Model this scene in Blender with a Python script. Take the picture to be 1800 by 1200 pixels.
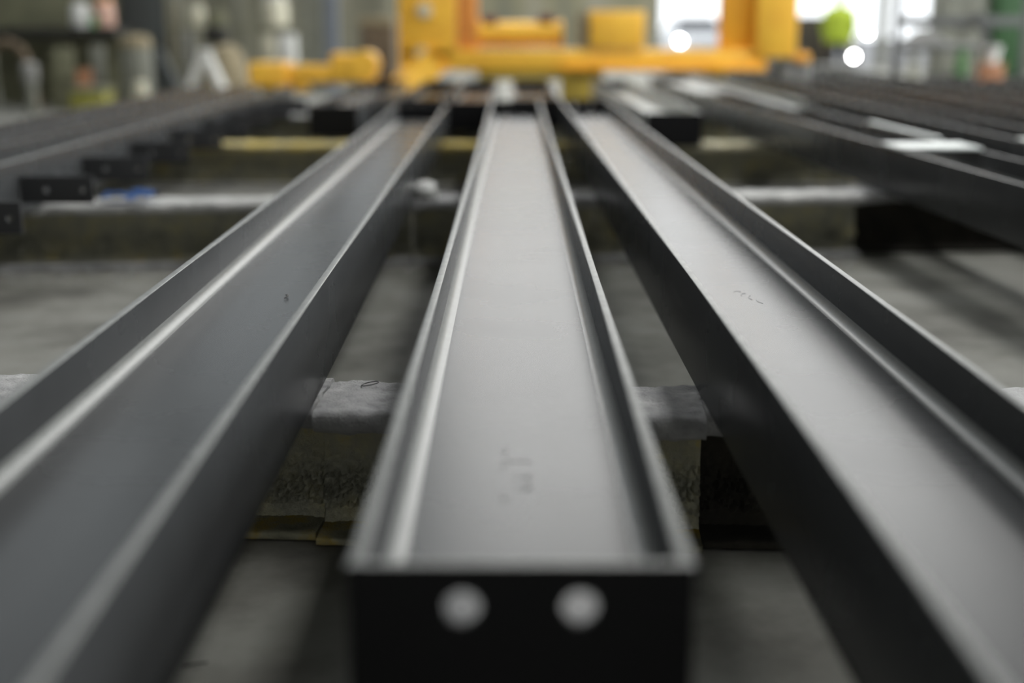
import bpy, bmesh, math, random
from mathutils import Vector, Matrix, noise
R = math.radians
random.seed(7)
scene = bpy.context.scene
for o in list(bpy.data.objects):
    bpy.data.objects.remove(o)

# ---------------------------------------------------------------- camera
F_PX, HORIZON = 2300.0, 44.7
PITCH = math.atan((600 - HORIZON) / F_PX)
CAM_Z = 1.124
cd = bpy.data.cameras.new('camera')
cam = bpy.data.objects.new('camera', cd)
scene.collection.objects.link(cam)
cam.location = (0, 0, CAM_Z)
cam.rotation_euler = (math.pi / 2 - PITCH, 0, 0.002)
cd.sensor_width = 36.0
cd.lens = F_PX / 1800 * 36.0
cd.clip_start, cd.clip_end = 0.05, 300
cd.dof.use_dof = True
cd.dof.focus_distance = 3.15
cd.dof.aperture_fstop = 0.92
cd.dof.aperture_blades = 0
scene.camera = cam

# ---------------------------------------------------------------- world, lights, exposure
SKY = 2.2
FILL_LEFT, SKYLIGHT_RIGHT, SKYLIGHT_FAR, SKYLIGHT_OUTER, FILL_INNER, GABLE, SIDE, BACK_FILL = 1.2, 11.0, 5.6, 16.0, 6.0, 2.9, 6.8, 1.5
w = bpy.data.worlds.new('overcast_sky')
scene.world = w
w.use_nodes = True
wb = w.node_tree.nodes['Background']
wb.inputs[0].default_value = (0.93, 0.97, 1.0, 1)
wb.inputs[1].default_value = SKY
scene.view_settings.view_transform = 'Standard'
scene.view_settings.look = 'None'
scene.view_settings.gamma = 1.0
scene.view_settings.use_curve_mapping = False
scene.view_settings.exposure = 0.0
C = scene.collection

# ---------------------------------------------------------------- materials
def new_mat(name):
    m = bpy.data.materials.new(name)
    m.use_nodes = True
    return m, m.node_tree, m.node_tree.nodes['Principled BSDF']

def paint(name, col, rough=0.5, var=0.15, scale=6.0, metal=0.0, bump=0.0, bscale=200.0, rvar=0.0, spec=0.5):
    m, nt, p = new_mat(name)
    tc = nt.nodes.new('ShaderNodeTexCoord')
    n = nt.nodes.new('ShaderNodeTexNoise'); n.inputs['Scale'].default_value = scale
    n.inputs['Detail'].default_value = 6
    nt.links.new(tc.outputs['Object'], n.inputs['Vector'])
    r = nt.nodes.new('ShaderNodeValToRGB')
    a = [max(0, c * (1 - var)) for c in col]; b = [min(1, c * (1 + var)) for c in col]
    r.color_ramp.elements[0].position = .3; r.color_ramp.elements[1].position = .7
    r.color_ramp.elements[0].color = (*a, 1); r.color_ramp.elements[1].color = (*b, 1)
    nt.links.new(n.outputs[0], r.inputs[0]); nt.links.new(r.outputs[0], p.inputs['Base Color'])
    p.inputs['Roughness'].default_value = rough
    p.inputs['Metallic'].default_value = metal
    p.inputs['Specular IOR Level'].default_value = spec
    if rvar:
        mr = nt.nodes.new('ShaderNodeMapRange')
        mr.inputs['To Min'].default_value = rough - rvar; mr.inputs['To Max'].default_value = rough + rvar
        nt.links.new(n.outputs[0], mr.inputs['Value']); nt.links.new(mr.outputs[0], p.inputs['Roughness'])
    if bump:
        n2 = nt.nodes.new('ShaderNodeTexNoise'); n2.inputs['Scale'].default_value = bscale
        n2.inputs['Detail'].default_value = 4
        nt.links.new(tc.outputs['Object'], n2.inputs['Vector'])
        bp = nt.nodes.new('ShaderNodeBump'); bp.inputs['Strength'].default_value = bump
        bp.inputs['Distance'].default_value = .003
        nt.links.new(n2.outputs[0], bp.inputs['Height']); nt.links.new(bp.outputs[0], p.inputs['Normal'])
    return m

def glow(name, col, strength):
    m = bpy.data.materials.new(name); m.use_nodes = True
    nt = m.node_tree; nt.nodes.clear()
    e = nt.nodes.new('ShaderNodeEmission'); o = nt.nodes.new('ShaderNodeOutputMaterial')
    e.inputs[0].default_value = (*col, 1); e.inputs[1].default_value = strength
    nt.links.new(e.outputs[0], o.inputs[0])
    return m

def patchy(name, stops, scale, rough=.9, bump=.5, bscale=150, bdist=.004, stretch=(1, 1, 1), detail=8):
    """several colours mixed by noise: concrete stains, overspray crust"""
    m, nt, p = new_mat(name)
    tc = nt.nodes.new('ShaderNodeTexCoord'); mp = nt.nodes.new('ShaderNodeMapping')
    mp.inputs['Scale'].default_value = stretch
    nt.links.new(tc.outputs['Object'], mp.inputs['Vector'])
    n = nt.nodes.new('ShaderNodeTexNoise'); n.inputs['Scale'].default_value = scale
    n.inputs['Detail'].default_value = detail; n.inputs['Roughness'].default_value = .62
    nt.links.new(mp.outputs[0], n.inputs['Vector'])
    r = nt.nodes.new('ShaderNodeValToRGB')
    els = r.color_ramp.elements
    els[0].position, els[0].color = stops[0][0], (*stops[0][1], 1)
    els[1].position, els[1].color = stops[-1][0], (*stops[-1][1], 1)
    for pos, c in stops[1:-1]:
        e = els.new(pos); e.color = (*c, 1)
    nt.links.new(n.outputs[0], r.inputs[0]); nt.links.new(r.outputs[0], p.inputs['Base Color'])
    p.inputs['Roughness'].default_value = rough
    n2 = nt.nodes.new('ShaderNodeTexNoise'); n2.inputs['Scale'].default_value = bscale
    n2.inputs['Detail'].default_value = 5
    nt.links.new(tc.outputs['Object'], n2.inputs['Vector'])
    bp = nt.nodes.new('ShaderNodeBump'); bp.inputs['Strength'].default_value = bump
    bp.inputs['Distance'].default_value = bdist
    nt.links.new(n2.outputs[0], bp.inputs['Height']); nt.links.new(bp.outputs[0], p.inputs['Normal'])
    return m

M = {}
M['steel'] = paint('charcoal_paint', (.048, .050, .052), .27, .12, 3, bump=.025, bscale=350, rvar=.03, spec=.15)
M['steel_dark'] = paint('charcoal_paint_dull', (.034, .035, .038), .5, .15, 3, bump=.05, bscale=300)
M['seam_highlight'] = paint('highlighted_seam', (.15, .155, .15), .34, .1, 30, spec=.5)  # highlight along the fillets put into a lighter seam colour
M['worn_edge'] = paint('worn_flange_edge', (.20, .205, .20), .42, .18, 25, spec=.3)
M['plate'] = paint('charcoal_plate_shaded', (.008, .008, .009), .5, .1, 5, spec=.15)  # beam paint darkened: shade on the end plates put into the colour
M['pale_steel_and_sheen'] = paint('pale_grey_and_sheen', (.34, .35, .33), .45, .1, 4)
M['bare_and_glint'] = paint('bare_steel_and_glint', (.60, .64, .63), .4, .1, 8)
M['concrete'] = patchy('concrete_floor', [(.28, (.06, .058, .048)), (.42, (.15, .147, .128)), (.55, (.23, .228, .205)), (.8, (.31, .305, .28))],
                       1.7, .75, .25, 60, .003)
M['crust'] = patchy('grey_crust', [(.2, (.13, .13, .13)), (.45, (.33, .33, .335)), (.62, (.43, .43, .43)), (.8, (.68, .68, .68))], 9, .9, .8, 160, .004)
M['crust_pale'] = patchy('pale_crust', [(.2, (.22, .22, .21)), (.5, (.42, .42, .41)), (.8, (.6, .6, .58))], 6, .9, .6, 90, .004)
M['crust_yellow'] = patchy('yellow_crust', [(.25, (.35, .33, .25)), (.45, (.52, .43, .18)), (.6, (.60, .45, .08)), (.8, (.6, .58, .45))], 4, .9, .6, 90, .004)
M['crust_tan'] = patchy('tan_crust', [(.25, (.34, .33, .27)), (.5, (.45, .42, .30)), (.8, (.55, .50, .32))], 4, .9, .6, 90, .004)
M['mossy'] = patchy('olive_crust', [(.25, (.17, .17, .14)), (.45, (.32, .315, .25)), (.6, (.40, .375, .25)), (.75, (.50, .38, .09))], 10, .95, .8, 220, .004)
M['base_crust'] = patchy('ochre_crust', [(.3, (.14, .135, .095)), (.48, (.28, .27, .19)), (.6, (.40, .29, .06)), (.8, (.52, .31, .03))], 8, .95, .8, 220, .004)
M['shade_crust'] = patchy('crust_in_shade', [(.3, (.012, .011, .008)), (.7, (.03, .026, .018))], 10, .95, .7, 150, .004)  # shade under the beams put into a near-black crust colour
M['yellow'] = paint('yellow_machine_paint', (1.0, .53, .055), .45, .1, 3)
M['yellow_deep'] = paint('deep_yellow_paint', (.95, .44, .03), .45, .1, 3)
M['yellow_olive'] = paint('dirty_yellow_paint', (.45, .33, .05), .6, .2, 4)
M['orange'] = paint('orange_paint', (.78, .30, .06), .5, .15, 4)
M['red_brown'] = paint('red_brown_grime', (.16, .05, .03), .7, .2, 6)
M['white'] = paint('white_plastic', (.72, .73, .71), .5, .06, 5)
M['cream'] = paint('cream_plastic', (.58, .56, .44), .6, .1, 5)
M['tan'] = paint('tan_canvas', (.25, .21, .13), .8, .15, 6)
M['pink'] = paint('peach_plastic', (.66, .42, .34), .6, .1, 6)
M['green'] = paint('green_plastic', (.10, .25, .09), .6, .15, 6)
M['dark_green'] = paint('dark_green_paint', (.015, .07, .015), .6, .15, 6)
M['olive'] = paint('olive_paint', (.16, .16, .10), .7, .2, 4)
M['olive_yellow'] = paint('olive_yellow_paint', (.26, .25, .05), .7, .2, 5)
M['brown'] = paint('brown_board', (.13, .095, .06), .8, .2, 5)
M['dark_crate'] = paint('dark_crate_board', (.05, .043, .033), .8, .2, 5)
M['rust'] = paint('rusty_orange', (.40, .19, .10), .8, .2, 5)
M['black'] = paint('black_rubber', (.015, .015, .012), .7, .2, 5)
M['column'] = paint('dark_grey_column', (.055, .062, .062), .6, .15, 2)
M['blue_column'] = paint('blue_grey_column', (.15, .17, .21), .6, .1, 3)
M['grey_green'] = paint('grey_green_paint', (.18, .185, .155), .7, .1, 3)
M['grey'] = paint('mid_grey_paint', (.10, .105, .105), .6, .15, 5)
M['pale_grey'] = paint('pale_grey_sheet', (.24, .24, .23), .6, .12, 5)
M['blue'] = paint('blue_plastic', (.03, .13, .40), .5, .1, 8)
M['vest'] = paint('lime_yellow_fabric', (.34, .44, .03), .8, .08, 8)
M['trousers'] = paint('black_work_trousers', (.02, .02, .022), .85, .2, 8)
M['skin'] = paint('skin', (.50, .31, .23), .6, .05, 8)
M['hair'] = paint('dark_hair', (.03, .022, .016), .7, .2, 20)
M['asphalt'] = patchy('yard_paving', [(.3, (.13, .13, .135)), (.7, (.19, .19, .19))], 2, .9, .3, 50, .004)
M['car'] = paint('silver_car_paint', (.42, .43, .45), .3, .05, 2, metal=.3)
M['glass'] = paint('dark_glass', (.03, .035, .04), .1, .05, 2)
M['mark'] = paint('faded_chalk', (.035, .035, .036), .4, .2, 40)
M['twig'] = paint('dark_swarf', (.03, .026, .02), .5, .2, 30)
M['swarf'] = paint('steel_swarf', (.10, .10, .10), .35, .2, 30, metal=.7)
M['roof'] = paint('grey_roof_sheet', (.16, .165, .16), .8, .1, 1)
M['roof_fill_left'] = glow('added_fill_left', (.90, .97, 1.0), FILL_LEFT)  # unseen panel added as weak fill for the left beam's web
M['skylight_right'] = glow('daylight_panel_right', (1, 1, .98), SKYLIGHT_RIGHT)
M['skylight_outer'] = glow('daylight_panel_outer', (1, 1, .98), SKYLIGHT_OUTER)
M['roof_fill_inner'] = glow('added_fill_inner', (1, 1, .98), FILL_INNER)  # unseen panel added to brighten the front of the yellow frame
M['skylight_far'] = glow('daylight_panel_far', (1, 1, .98), SKYLIGHT_FAR)
M['gable'] = glow('daylight_gable', (1, 1, .99), GABLE)
M['back'] = glow('added_back_fill', (.98, 1, .98), BACK_FILL)  # unseen fill added behind the camera for surfaces facing it
M['partition_fill'] = glow('added_partition_fill', (.94, .98, 1.0), .75)  # unseen glow added to reflect in the left rafters
M['gable_left_fill'] = glow('added_gable_fill', (.88, .96, 1.0), .9)  # unseen glow added to brighten the left beam and rafters
M['side'] = glow('daylight_side', (.97, 1, .99), SIDE)
M['bright_disc'] = glow('glowing_disc', (1, 1, 1), 55)  # glow that stands in for small bright spots and glints

def cladding(name, cols, scale, rough=.7):
    """vertical sheets of varying tone"""
    m, nt, p = new_mat(name)
    tc = nt.nodes.new('ShaderNodeTexCoord'); mp = nt.nodes.new('ShaderNodeMapping')
    mp.inputs['Scale'].default_value = (scale, scale, .12)
    nt.links.new(tc.outputs['Object'], mp.inputs['Vector'])
    n = nt.nodes.new('ShaderNodeTexNoise'); n.inputs['Scale'].default_value = 1.0
    n.inputs['Detail'].default_value = 3
    nt.links.new(mp.outputs[0], n.inputs['Vector'])
    r = nt.nodes.new('ShaderNodeValToRGB')
    els = r.color_ramp.elements
    els[0].position, els[0].color = .32, (*cols[0], 1)
    els[1].position, els[1].color = .68, (*cols[-1], 1)
    for i, c in enumerate(cols[1:-1]):
        e = els.new(.32 + .36 * (i + 1) / (len(cols) - 1)); e.color = (*c, 1)
    nt.links.new(n.outputs[0], r.inputs[0]); nt.links.new(r.outputs[0], p.inputs['Base Color'])
    p.inputs['Roughness'].default_value = rough
    return m
M['clad_far'] = cladding('far_wall_sheet', [(.12, .12, .085), (.17, .16, .10), (.21, .20, .155)], 1.2)
M['clad_left'] = cladding('partition_sheet', [(.11, .11, .08), (.22, .21, .155), (.34, .33, .27)], 2.6)
M['clad_side'] = cladding('side_wall_sheet', [(.07, .07, .06), (.10, .10, .085), (.13, .13, .11)], 1.0)

# ---------------------------------------------------------------- mesh helpers
def box(bm, x0, x1, y0, y1, z0, z1, bev=0.0, seg=2, mat=None):
    r = bmesh.ops.create_cube(bm, size=1)
    vs = r['verts']
    for v in vs:
        v.co = Vector(((x0 + x1) / 2 + v.co.x * (x1 - x0), (y0 + y1) / 2 + v.co.y * (y1 - y0), (z0 + z1) / 2 + v.co.z * (z1 - z0)))
    if mat is not None:
        for v in vs: v.co = mat @ v.co
    if bev:
        es = list({e for v in vs for e in v.link_edges})
        bmesh.ops.bevel(bm, geom=es, offset=bev, segments=seg, affect='EDGES', profile=.5)

def bar(bm, p0, p1, r0, r1=None, seg=16, flat=None):
    """a round bar from p0 to p1"""
    p0, p1 = Vector(p0), Vector(p1); r1 = r0 if r1 is None else r1
    d = p1 - p0
    q = d.to_track_quat('Z', 'Y').to_matrix().to_4x4()
    mt = Matrix.Translation((p0 + p1) / 2) @ q
    bmesh.ops.create_cone(bm, cap_ends=True, segments=seg, radius1=r0, radius2=r1, depth=d.length, matrix=mt)

def sq_bar(bm, p0, p1, wx, wy, bev=0.0):
    p0, p1 = Vector(p0), Vector(p1)
    d = p1 - p0
    mt = Matrix.Translation((p0 + p1) / 2) @ d.to_track_quat('Z', 'Y').to_matrix().to_4x4()
    L = d.length
    box(bm, -wx / 2, wx / 2, -wy / 2, wy / 2, -L / 2, L / 2, bev, 2, mt)

def lathe(bm, prof, seg=28, off=(0, 0, 0), sx=1.0, sy=1.0):
    rings = []
    for r, z in prof:
        rings.append([bm.verts.new((off[0] + r * sx * math.cos(2 * math.pi * i / seg), off[1] + r * sy * math.sin(2 * math.pi * i / seg), off[2] + z)) for i in range(seg)])
    for a, b in zip(rings, rings[1:]):
        for i in range(seg):
            j = (i + 1) % seg
            bm.faces.new((a[i], a[j], b[j], b[i]))
    bm.faces.new(list(reversed(rings[0]))); bm.faces.new(rings[-1])

def sweep(bm, pts, r, seg=10, closed=False):
    pts = [Vector(p) for p in pts]
    n = len(pts); rings = []
    for i, p in enumerate(pts):
        a = pts[(i - 1) % n] if (closed or i > 0) else p
        b = pts[(i + 1) % n] if (closed or i < n - 1) else p
        q = (b - a).to_track_quat('Z', 'Y')
        rr = r[i] if isinstance(r, (list, tuple)) else r
        rings.append([bm.verts.new(p + q @ Vector((rr * math.cos(2 * math.pi * k / seg), rr * math.sin(2 * math.pi * k / seg), 0))) for k in range(seg)])
    rng = range(n) if closed else range(n - 1)
    for i in rng:
        a, b = rings[i], rings[(i + 1) % n]
        for k in range(seg):
            j = (k + 1) % seg
            bm.faces.new((a[k], a[j], b[j], b[k]))
    if not closed:
        bm.faces.new(list(reversed(rings[0]))); bm.faces.new(rings[-1])

def prism(bm, prof, y0, y1):
    """closed profile [(x, z)] drawn along y"""
    a = [bm.verts.new((x, y0, z)) for x, z in prof]
    b = [bm.verts.new((x, y1, z)) for x, z in prof]
    n = len(prof)
    for i in range(n):
        j = (i + 1) % n
        bm.faces.new((a[i], a[j], b[j], b[i]))
    bm.faces.new(a); bm.faces.new(list(reversed(b)))

def obj(name, bm, mat, parent=None, loc=None, smooth=True, angle=35):
    me = bpy.data.meshes.new(name)
    bmesh.ops.recalc_face_normals(bm, faces=bm.faces[:])
    if smooth:
        lim = R(angle)
        for f in bm.faces: f.smooth = True
        for e in bm.edges:
            if len(e.link_faces) == 2 and e.calc_face_angle(0) > lim: e.smooth = False
    bm.to_mesh(me); bm.free()
    o = bpy.data.objects.new(name, me); C.objects.link(o)
    me.materials.append(mat if not isinstance(mat, str) else M[mat])
    if parent is not None: o.parent = parent
    if loc is not None: o.location = loc
    return o

def thing(name, label, cat, loc=(0, 0, 0), rotz=0.0, group=None):
    o = bpy.data.objects.new(name, None); C.objects.link(o)
    o.empty_display_size = .1
    o.location = loc; o.rotation_euler = (0, 0, rotz)
    o['label'] = label; o['category'] = cat
    if group: o['group'] = group
    return o

def tag(o, label, cat, group=None):
    o['label'] = label; o['category'] = cat
    if group: o['group'] = group
    return o

def struct(name, bm, mat):
    o = obj(name, bm, mat, smooth=False); o['kind'] = 'structure'
    return o

def new(): return bmesh.new()

def holed_plate(w, z0, z1, holes, t, name):
    """upright plate in the XZ plane with round holes, thickness t along y"""
    cu = bpy.data.curves.new(name, 'CURVE'); cu.dimensions = '2D'; cu.fill_mode = 'BOTH'
    cu.extrude = t / 2 - .001; cu.bevel_depth = .001; cu.bevel_resolution = 1
    def spl(pts):
        s = cu.splines.new('POLY'); s.points.add(len(pts) - 1)
        for i, (x, y) in enumerate(pts): s.points[i].co = (x, y, 0, 1)
        s.use_cyclic_u = True
    spl([(-w / 2, z0), (w / 2, z0), (w / 2, z1), (-w / 2, z1)])
    for hx, hz, r in holes:
        spl([(hx + r * math.cos(2 * math.pi * i / 40), hz + r * math.sin(2 * math.pi * i / 40)) for i in range(40)])
    co = bpy.data.objects.new(name, cu); C.objects.link(co)
    dg = bpy.context.evaluated_depsgraph_get()
    me = bpy.data.meshes.new_from_object(co.evaluated_get(dg))
    bpy.data.objects.remove(co); bpy.data.curves.remove(cu)
    me.transform(Matrix.Rotation(math.pi / 2, 4, 'X'))
    bm = bmesh.new(); bm.from_mesh(me); bpy.data.meshes.remove(me)
    return bm

# ================================================================ the setting
X0, X1, Y0, Y1, ZR = -15.0, 16.0, -12.0, 36.0, 11.0
bm = new(); box(bm, X0, X1, Y0, Y1 + .3, -.3, 0); struct('floor', bm, 'concrete')
bm = new(); box(bm, -60, 80, Y1 + .3, 120, -.32, -.02); struct('yard_ground', bm, 'asphalt')
bm = new(); box(bm, X0 - .2, X0, Y0, Y1, 0, ZR); struct('wall_left', bm, 'clad_side')
bm = new()
box(bm, X0, X1, Y0 - .2, Y0, 0, .9); box(bm, X0, X1, Y0 - .2, Y0, 4.4, ZR)
box(bm, X0, -9, Y0 - .2, Y0, .9, 4.4); box(bm, 11, X1, Y0 - .2, Y0, .9, 4.4)
struct('wall_back', bm, 'clad_side')
bm = new(); box(bm, -9, 11, Y0 - .12, Y0 - .08, .9, 4.4); struct('window_7', bm, 'back')  # glowing fill added out of view
# right wall with a long daylight strip
bm = new()
box(bm, X1, X1 + .2, Y0, Y1, 0, 1.6); box(bm, X1, X1 + .2, Y0, Y1, 9.0, ZR); box(bm, X1, X1 + .2, Y0, 2.0, 1.6, 9.0); box(bm, X1, X1 + .2, 15.0, 20.0, 1.6, 5.2); box(bm, X1, X1 + .2, 20.0, Y1, 1.6, 5.2); box(bm, X1, X1 + .2, 34.5, Y1, 5.2, 9.0)
struct('wall_right', bm, 'clad_side')
bm = new(); box(bm, X1 + .05, X1 + .1, 2.0, 15.0, 1.6, 9.0); box(bm, X1 + .05, X1 + .1, 15.0, 34.5, 5.2, 9.0); struct('window_1', bm, 'side')
# far wall with door openings and a translucent gable
DOORS = [(3.9, 5.55), (7.4, 9.75), (9.98, 11.15)]
GX0, GX1, GZ0, GZ1 = -2.5, 15.0, 4.9, 10.6
bm = new()
xs = [X0] + [v for d in DOORS for v in d] + [X1]
for a, b in zip(xs[0::2], xs[1::2]): box(bm, a, b, Y1, Y1 + .2, 0, 4.5)
box(bm, X0, X1, Y1, Y1 + .2, 4.5, GZ0)
box(bm, X0, -14.0, Y1, Y1 + .2, GZ0, GZ1); box(bm, -3.4, GX0, Y1, Y1 + .2, GZ0, GZ1); box(bm, GX1, X1, Y1, Y1 + .2, GZ0, GZ1)
box(bm, X0, X1, Y1, Y1 + .2, GZ1, ZR)
struct('wall_far', bm, 'clad_far')
bm = new(); box(bm, GX0, GX1, Y1 + .08, Y1 + .12, GZ0, GZ1); struct('window_2', bm, 'gable')
bm = new(); box(bm, -14.0, -3.4, Y1 + .08, Y1 + .12, GZ0, GZ1); struct('window_8', bm, 'gable_left_fill')  # glowing fill added out of view, left of the gable
for i, (a, b) in enumerate(DOORS):
    bm = new()
    box(bm, a - .08, a, Y1 - .06, Y1 + .26, 0, 4.5); box(bm, b, b + .08, Y1 - .06, Y1 + .26, 0, 4.5)
    box(bm, a - .08, b + .08, Y1 - .06, Y1 + .26, 4.5, 4.6)
    struct('door_%d' % (i + 1), bm, 'grey_green')
# roof with daylight panels: rows on the right, far field, added left fill
SK = [(-13.0, -1.8, 13.0, 34.0, 'roof_fill_left'), (3.8, 6.0, .5, 12.5, 'skylight_right'), (-1.5, 11.0, 21.0, 35.0, 'skylight_far'),
      (12.3, 15.2, .5, 11.5, 'skylight_outer'), (-7.5, -3.5, 8.2, 12.4, 'roof_fill_inner')]
bm = new()
def roof_strip(a, b, holes):
    y = Y0
    for c, d in holes:
        box(bm, a, b, y, c, ZR, ZR + .15); y = d
    box(bm, a, b, y, Y1, ZR, ZR + .15)
roof_strip(X0, -13.0, []); roof_strip(-13.0, -7.5, [(13.0, 34.0)]); roof_strip(-7.5, -3.5, [(8.2, 12.4), (13.0, 34.0)]); roof_strip(-3.5, -1.8, [(13.0, 34.0)]); roof_strip(-1.8, -1.5, [])
roof_strip(-1.5, 3.8, [(21.0, 35.0)]); roof_strip(3.8, 6.0, [(.5, 12.5), (21.0, 35.0)]); roof_strip(6.0, 11.0, [(21.0, 35.0)])
roof_strip(11.0, 12.3, []); roof_strip(12.3, 15.2, [(.5, 11.5)]); roof_strip(15.2, X1, [])
struct('ceiling', bm, 'roof')
for i, (a, b, c, d, mt) in enumerate(SK):
    bm = new(); box(bm, a, b, c, d, ZR + .05, ZR + .1); struct('window_%d' % (i + 20), bm, mt)  # the left and inner panels are added fill
# partition behind the left racks
bm = new(); box(bm, X0, -2.3, 25, 25.15, 0, 1.78); box(bm, X0, -2.3, 25, 25.15, 4.2, 4.6); struct('wall_partition', bm, 'clad_left')
bm = new(); box(bm, X0, -2.3, 25.05, 25.1, 1.78, 4.2); struct('window_9', bm, 'partition_fill')  # glowing strip added above the view for rafter reflections

# ================================================================ steel beams
BW, BH, TF, TW = .386, .230, .017, .010
BZ = .312
def make_section(L, y0=0.0, w=BW, h=BH, tf=TF, tw=TW, rf=.024):
    """flat web plate, left and right flange, the two seams in the upper corners"""
    zc = h / 2; xi = w / 2 - tf
    web = new(); box(web, -xi, xi, y0, y0 + L, zc - tw / 2, zc + tw / 2)
    fl, seams = [], []
    for s in (-1, 1):
        b = new()
        xa, xb = sorted((s * xi, s * w / 2))
        box(b, xa, xb, y0, y0 + L, 0, h, .0022, 3)
        fl.append(b)
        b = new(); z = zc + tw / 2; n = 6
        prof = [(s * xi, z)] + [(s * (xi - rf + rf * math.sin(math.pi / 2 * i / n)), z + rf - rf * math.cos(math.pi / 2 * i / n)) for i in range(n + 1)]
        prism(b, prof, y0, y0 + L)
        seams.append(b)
    return web, fl, seams

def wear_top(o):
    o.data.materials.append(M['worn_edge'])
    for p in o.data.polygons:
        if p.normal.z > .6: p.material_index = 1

PLATE_HOLES = [(-.066, .1785, .0215), (.066, .1785, .0215), (-.066, .0515, .0215), (.066, .0515, .0215)]
def beam(label, x_at, d_at, slope, d0, d1, mat='steel', plates=True, group=None, cat='steel beam', w=BW, holes=PLATE_HOLES, pmat='plate', worn=False):
    """H beam lying on its flange edges; its axis passes (x_at, d_at), dx/dy = slope"""
    L = d1 - d0
    t = thing('steel_beam', label, cat, (x_at + slope * (d0 - d_at), d0, BZ), -math.atan(slope), group)
    tp = .012 if plates else 0
    web, fl, seams = make_section(L - 2 * tp, tp, w)
    obj('web', web, mat, t, angle=50)
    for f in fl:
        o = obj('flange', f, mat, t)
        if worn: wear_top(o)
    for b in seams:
        o = obj('weld_seam', b, 'seam_highlight' if mat == 'steel' else mat, t, angle=60)
    if plates:
        for y in (tp / 2, L - tp / 2):
            p = obj('end_plate', holed_plate(w, 0, BH - .001, holes, tp, 'end_plate'), pmat, t)
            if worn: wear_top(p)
            p.location = (0, y, 0)
    return t

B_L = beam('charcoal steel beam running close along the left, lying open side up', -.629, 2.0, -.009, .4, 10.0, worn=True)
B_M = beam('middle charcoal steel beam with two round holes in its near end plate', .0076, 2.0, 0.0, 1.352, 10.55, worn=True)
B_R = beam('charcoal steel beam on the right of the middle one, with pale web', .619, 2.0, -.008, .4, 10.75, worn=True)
# second row of short beams beyond
B_A = beam('short grey beam beyond the far end of the left beam, below the yellow leg', -.79, 10.7, .0, 10.75, 14.6, w=.36, holes=[])
B_B = beam('short grey beam beyond the gap between left and middle beams', -.37, 10.5, .0, 10.45, 14.6, w=.36, holes=[])
B_C = beam('short grey beam straight beyond the far end of the middle beam', .17, 10.5, .0, 10.85, 14.6, holes=[])
B_E = beam('short grey beam beside the last cleats of the left rafter', -1.36, 9.8, .0, 9.9, 14.6, w=.36, holes=[])
B_D = beam('short pale grey beam under the yellow frame, right of the right beam', 1.10, 9.1, -.012, 9.1, 14.6, mat='pale_steel_and_sheen', holes=[])  # pale colour stands in for the door reflected in the web
# the field of beams on the right
B1 = beam('nearest beam of the right field, its dark side facing left', 2.10, 4.9, -.036, 3.4, 14.9)
B2 = beam('second beam of the right field, behind the one with the dark side', 2.82, 6.7, .0, 4.6, 24.0)
B3 = beam('third beam of the right field counting from its dark side', 3.65, 8.8, .0, 5.6, 24.2)
B4 = beam('fourth beam of the right field, second from its far edge', 4.38, 9.5, .0, 6.5, 24.1)
B5 = beam('fifth beam of the right field, next to its outermost one', 5.15, 9.5, .0, 7.5, 16.2)
B6 = beam('outermost beam at the far right edge of the right field', 5.95, 9.5, .0, 8.5, 16.2)
for t, y0, y1 in ((B1, 2.92, 3.24), (B2, 2.0, 2.3)):
    bm = new(); box(bm, -.2, .2, y0, y1, BH, BH + .012, .002)
    obj('cap_plate', bm, 'bare_and_glint', t)['label'] = 'bright steel cap plate'
bm = new(); box(bm, .17, .21, 3.5, 4.7, BH, BH + .012, .002)  # strip added in bright colour for a reflection on the flange
obj('reflection_strip', bm, 'bare_and_glint', B1)['label'] = 'added bright strip for the reflection along one flange'
# pale bar lying on two packers across the nearest beam of the right field
for k, (lab, D) in enumerate((('near small grey packer under the long pale bar', 9.5), ('far small grey packer under the long pale bar', 13.9))):
    xc = 2.10 - .036 * (D - 4.9)
    bm = new(); box(bm, -.22, .22, -.04, .04, 0, .022, .002)
    tag(obj('steel_packer', bm, 'grey', None, (xc, D, BZ + BH)), lab, 'packer')
t = thing('angle_bar', 'long pale grey angle bar lying on the nearest beam of the right field', 'steel bar', (1.93, 9.0, BZ + BH + .022), R(.9))
bm = new(); box(bm, -.05, .05, 0, 5.2, 0, .012, .002); obj('flat_leg', bm, 'pale_steel_and_sheen', t)
bm = new(); box(bm, .038, .05, 0, 5.2, .012, .07, .002); obj('upright_leg', bm, 'pale_steel_and_sheen', t)
bm = new(); box(bm, -.22, .22, 0, 2.0, 0, .014, .002)
t = tag(obj('steel_plate', bm, 'pale_steel_and_sheen', None, (1.83, 11.6, BZ + BH)), 'pale grey plate lying under the far part of the long angle bar', 'steel plate')
t.rotation_euler.z = math.atan(.036)

# rafters of the left field with bolt cleats along the near one
def rafter(label, xr, d0, d1, cleats):
    t = thing('rafter_beam', label, 'steel beam', (xr - .2, d0, BZ))
    web, fl, seams = make_section(d1 - d0)
    obj('web', web, 'steel', t, angle=50); obj('flange', fl[0], 'steel', t); obj('flange', fl[1], 'steel', t)
    for b in seams: obj('weld_seam', b, 'seam_highlight', t, angle=60)
    for D in cleats:
        p = obj('bolt_cleat', holed_plate(.326, .045, .166, [(-.045, .105, .013), (.118, .105, .013)], .012, 'bolt_cleat'), 'steel_dark', t)
        p.location = (.2 + .163, D - d0, 0)
    return t
cl = [((4.93 + .846 * i) - .646 * .2346) / .972 for i in range(9)]
rafter('charcoal rafter beam on the left with a row of two-hole cleats', -2.19, 1.2, 13.2, cl)  # both rafters extended towards the camera, unseen, to shade the left floor
rafter('plain charcoal rafter beam at the left edge, beyond the one with cleats', -2.76, 1.5, 13.6, [])

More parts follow.
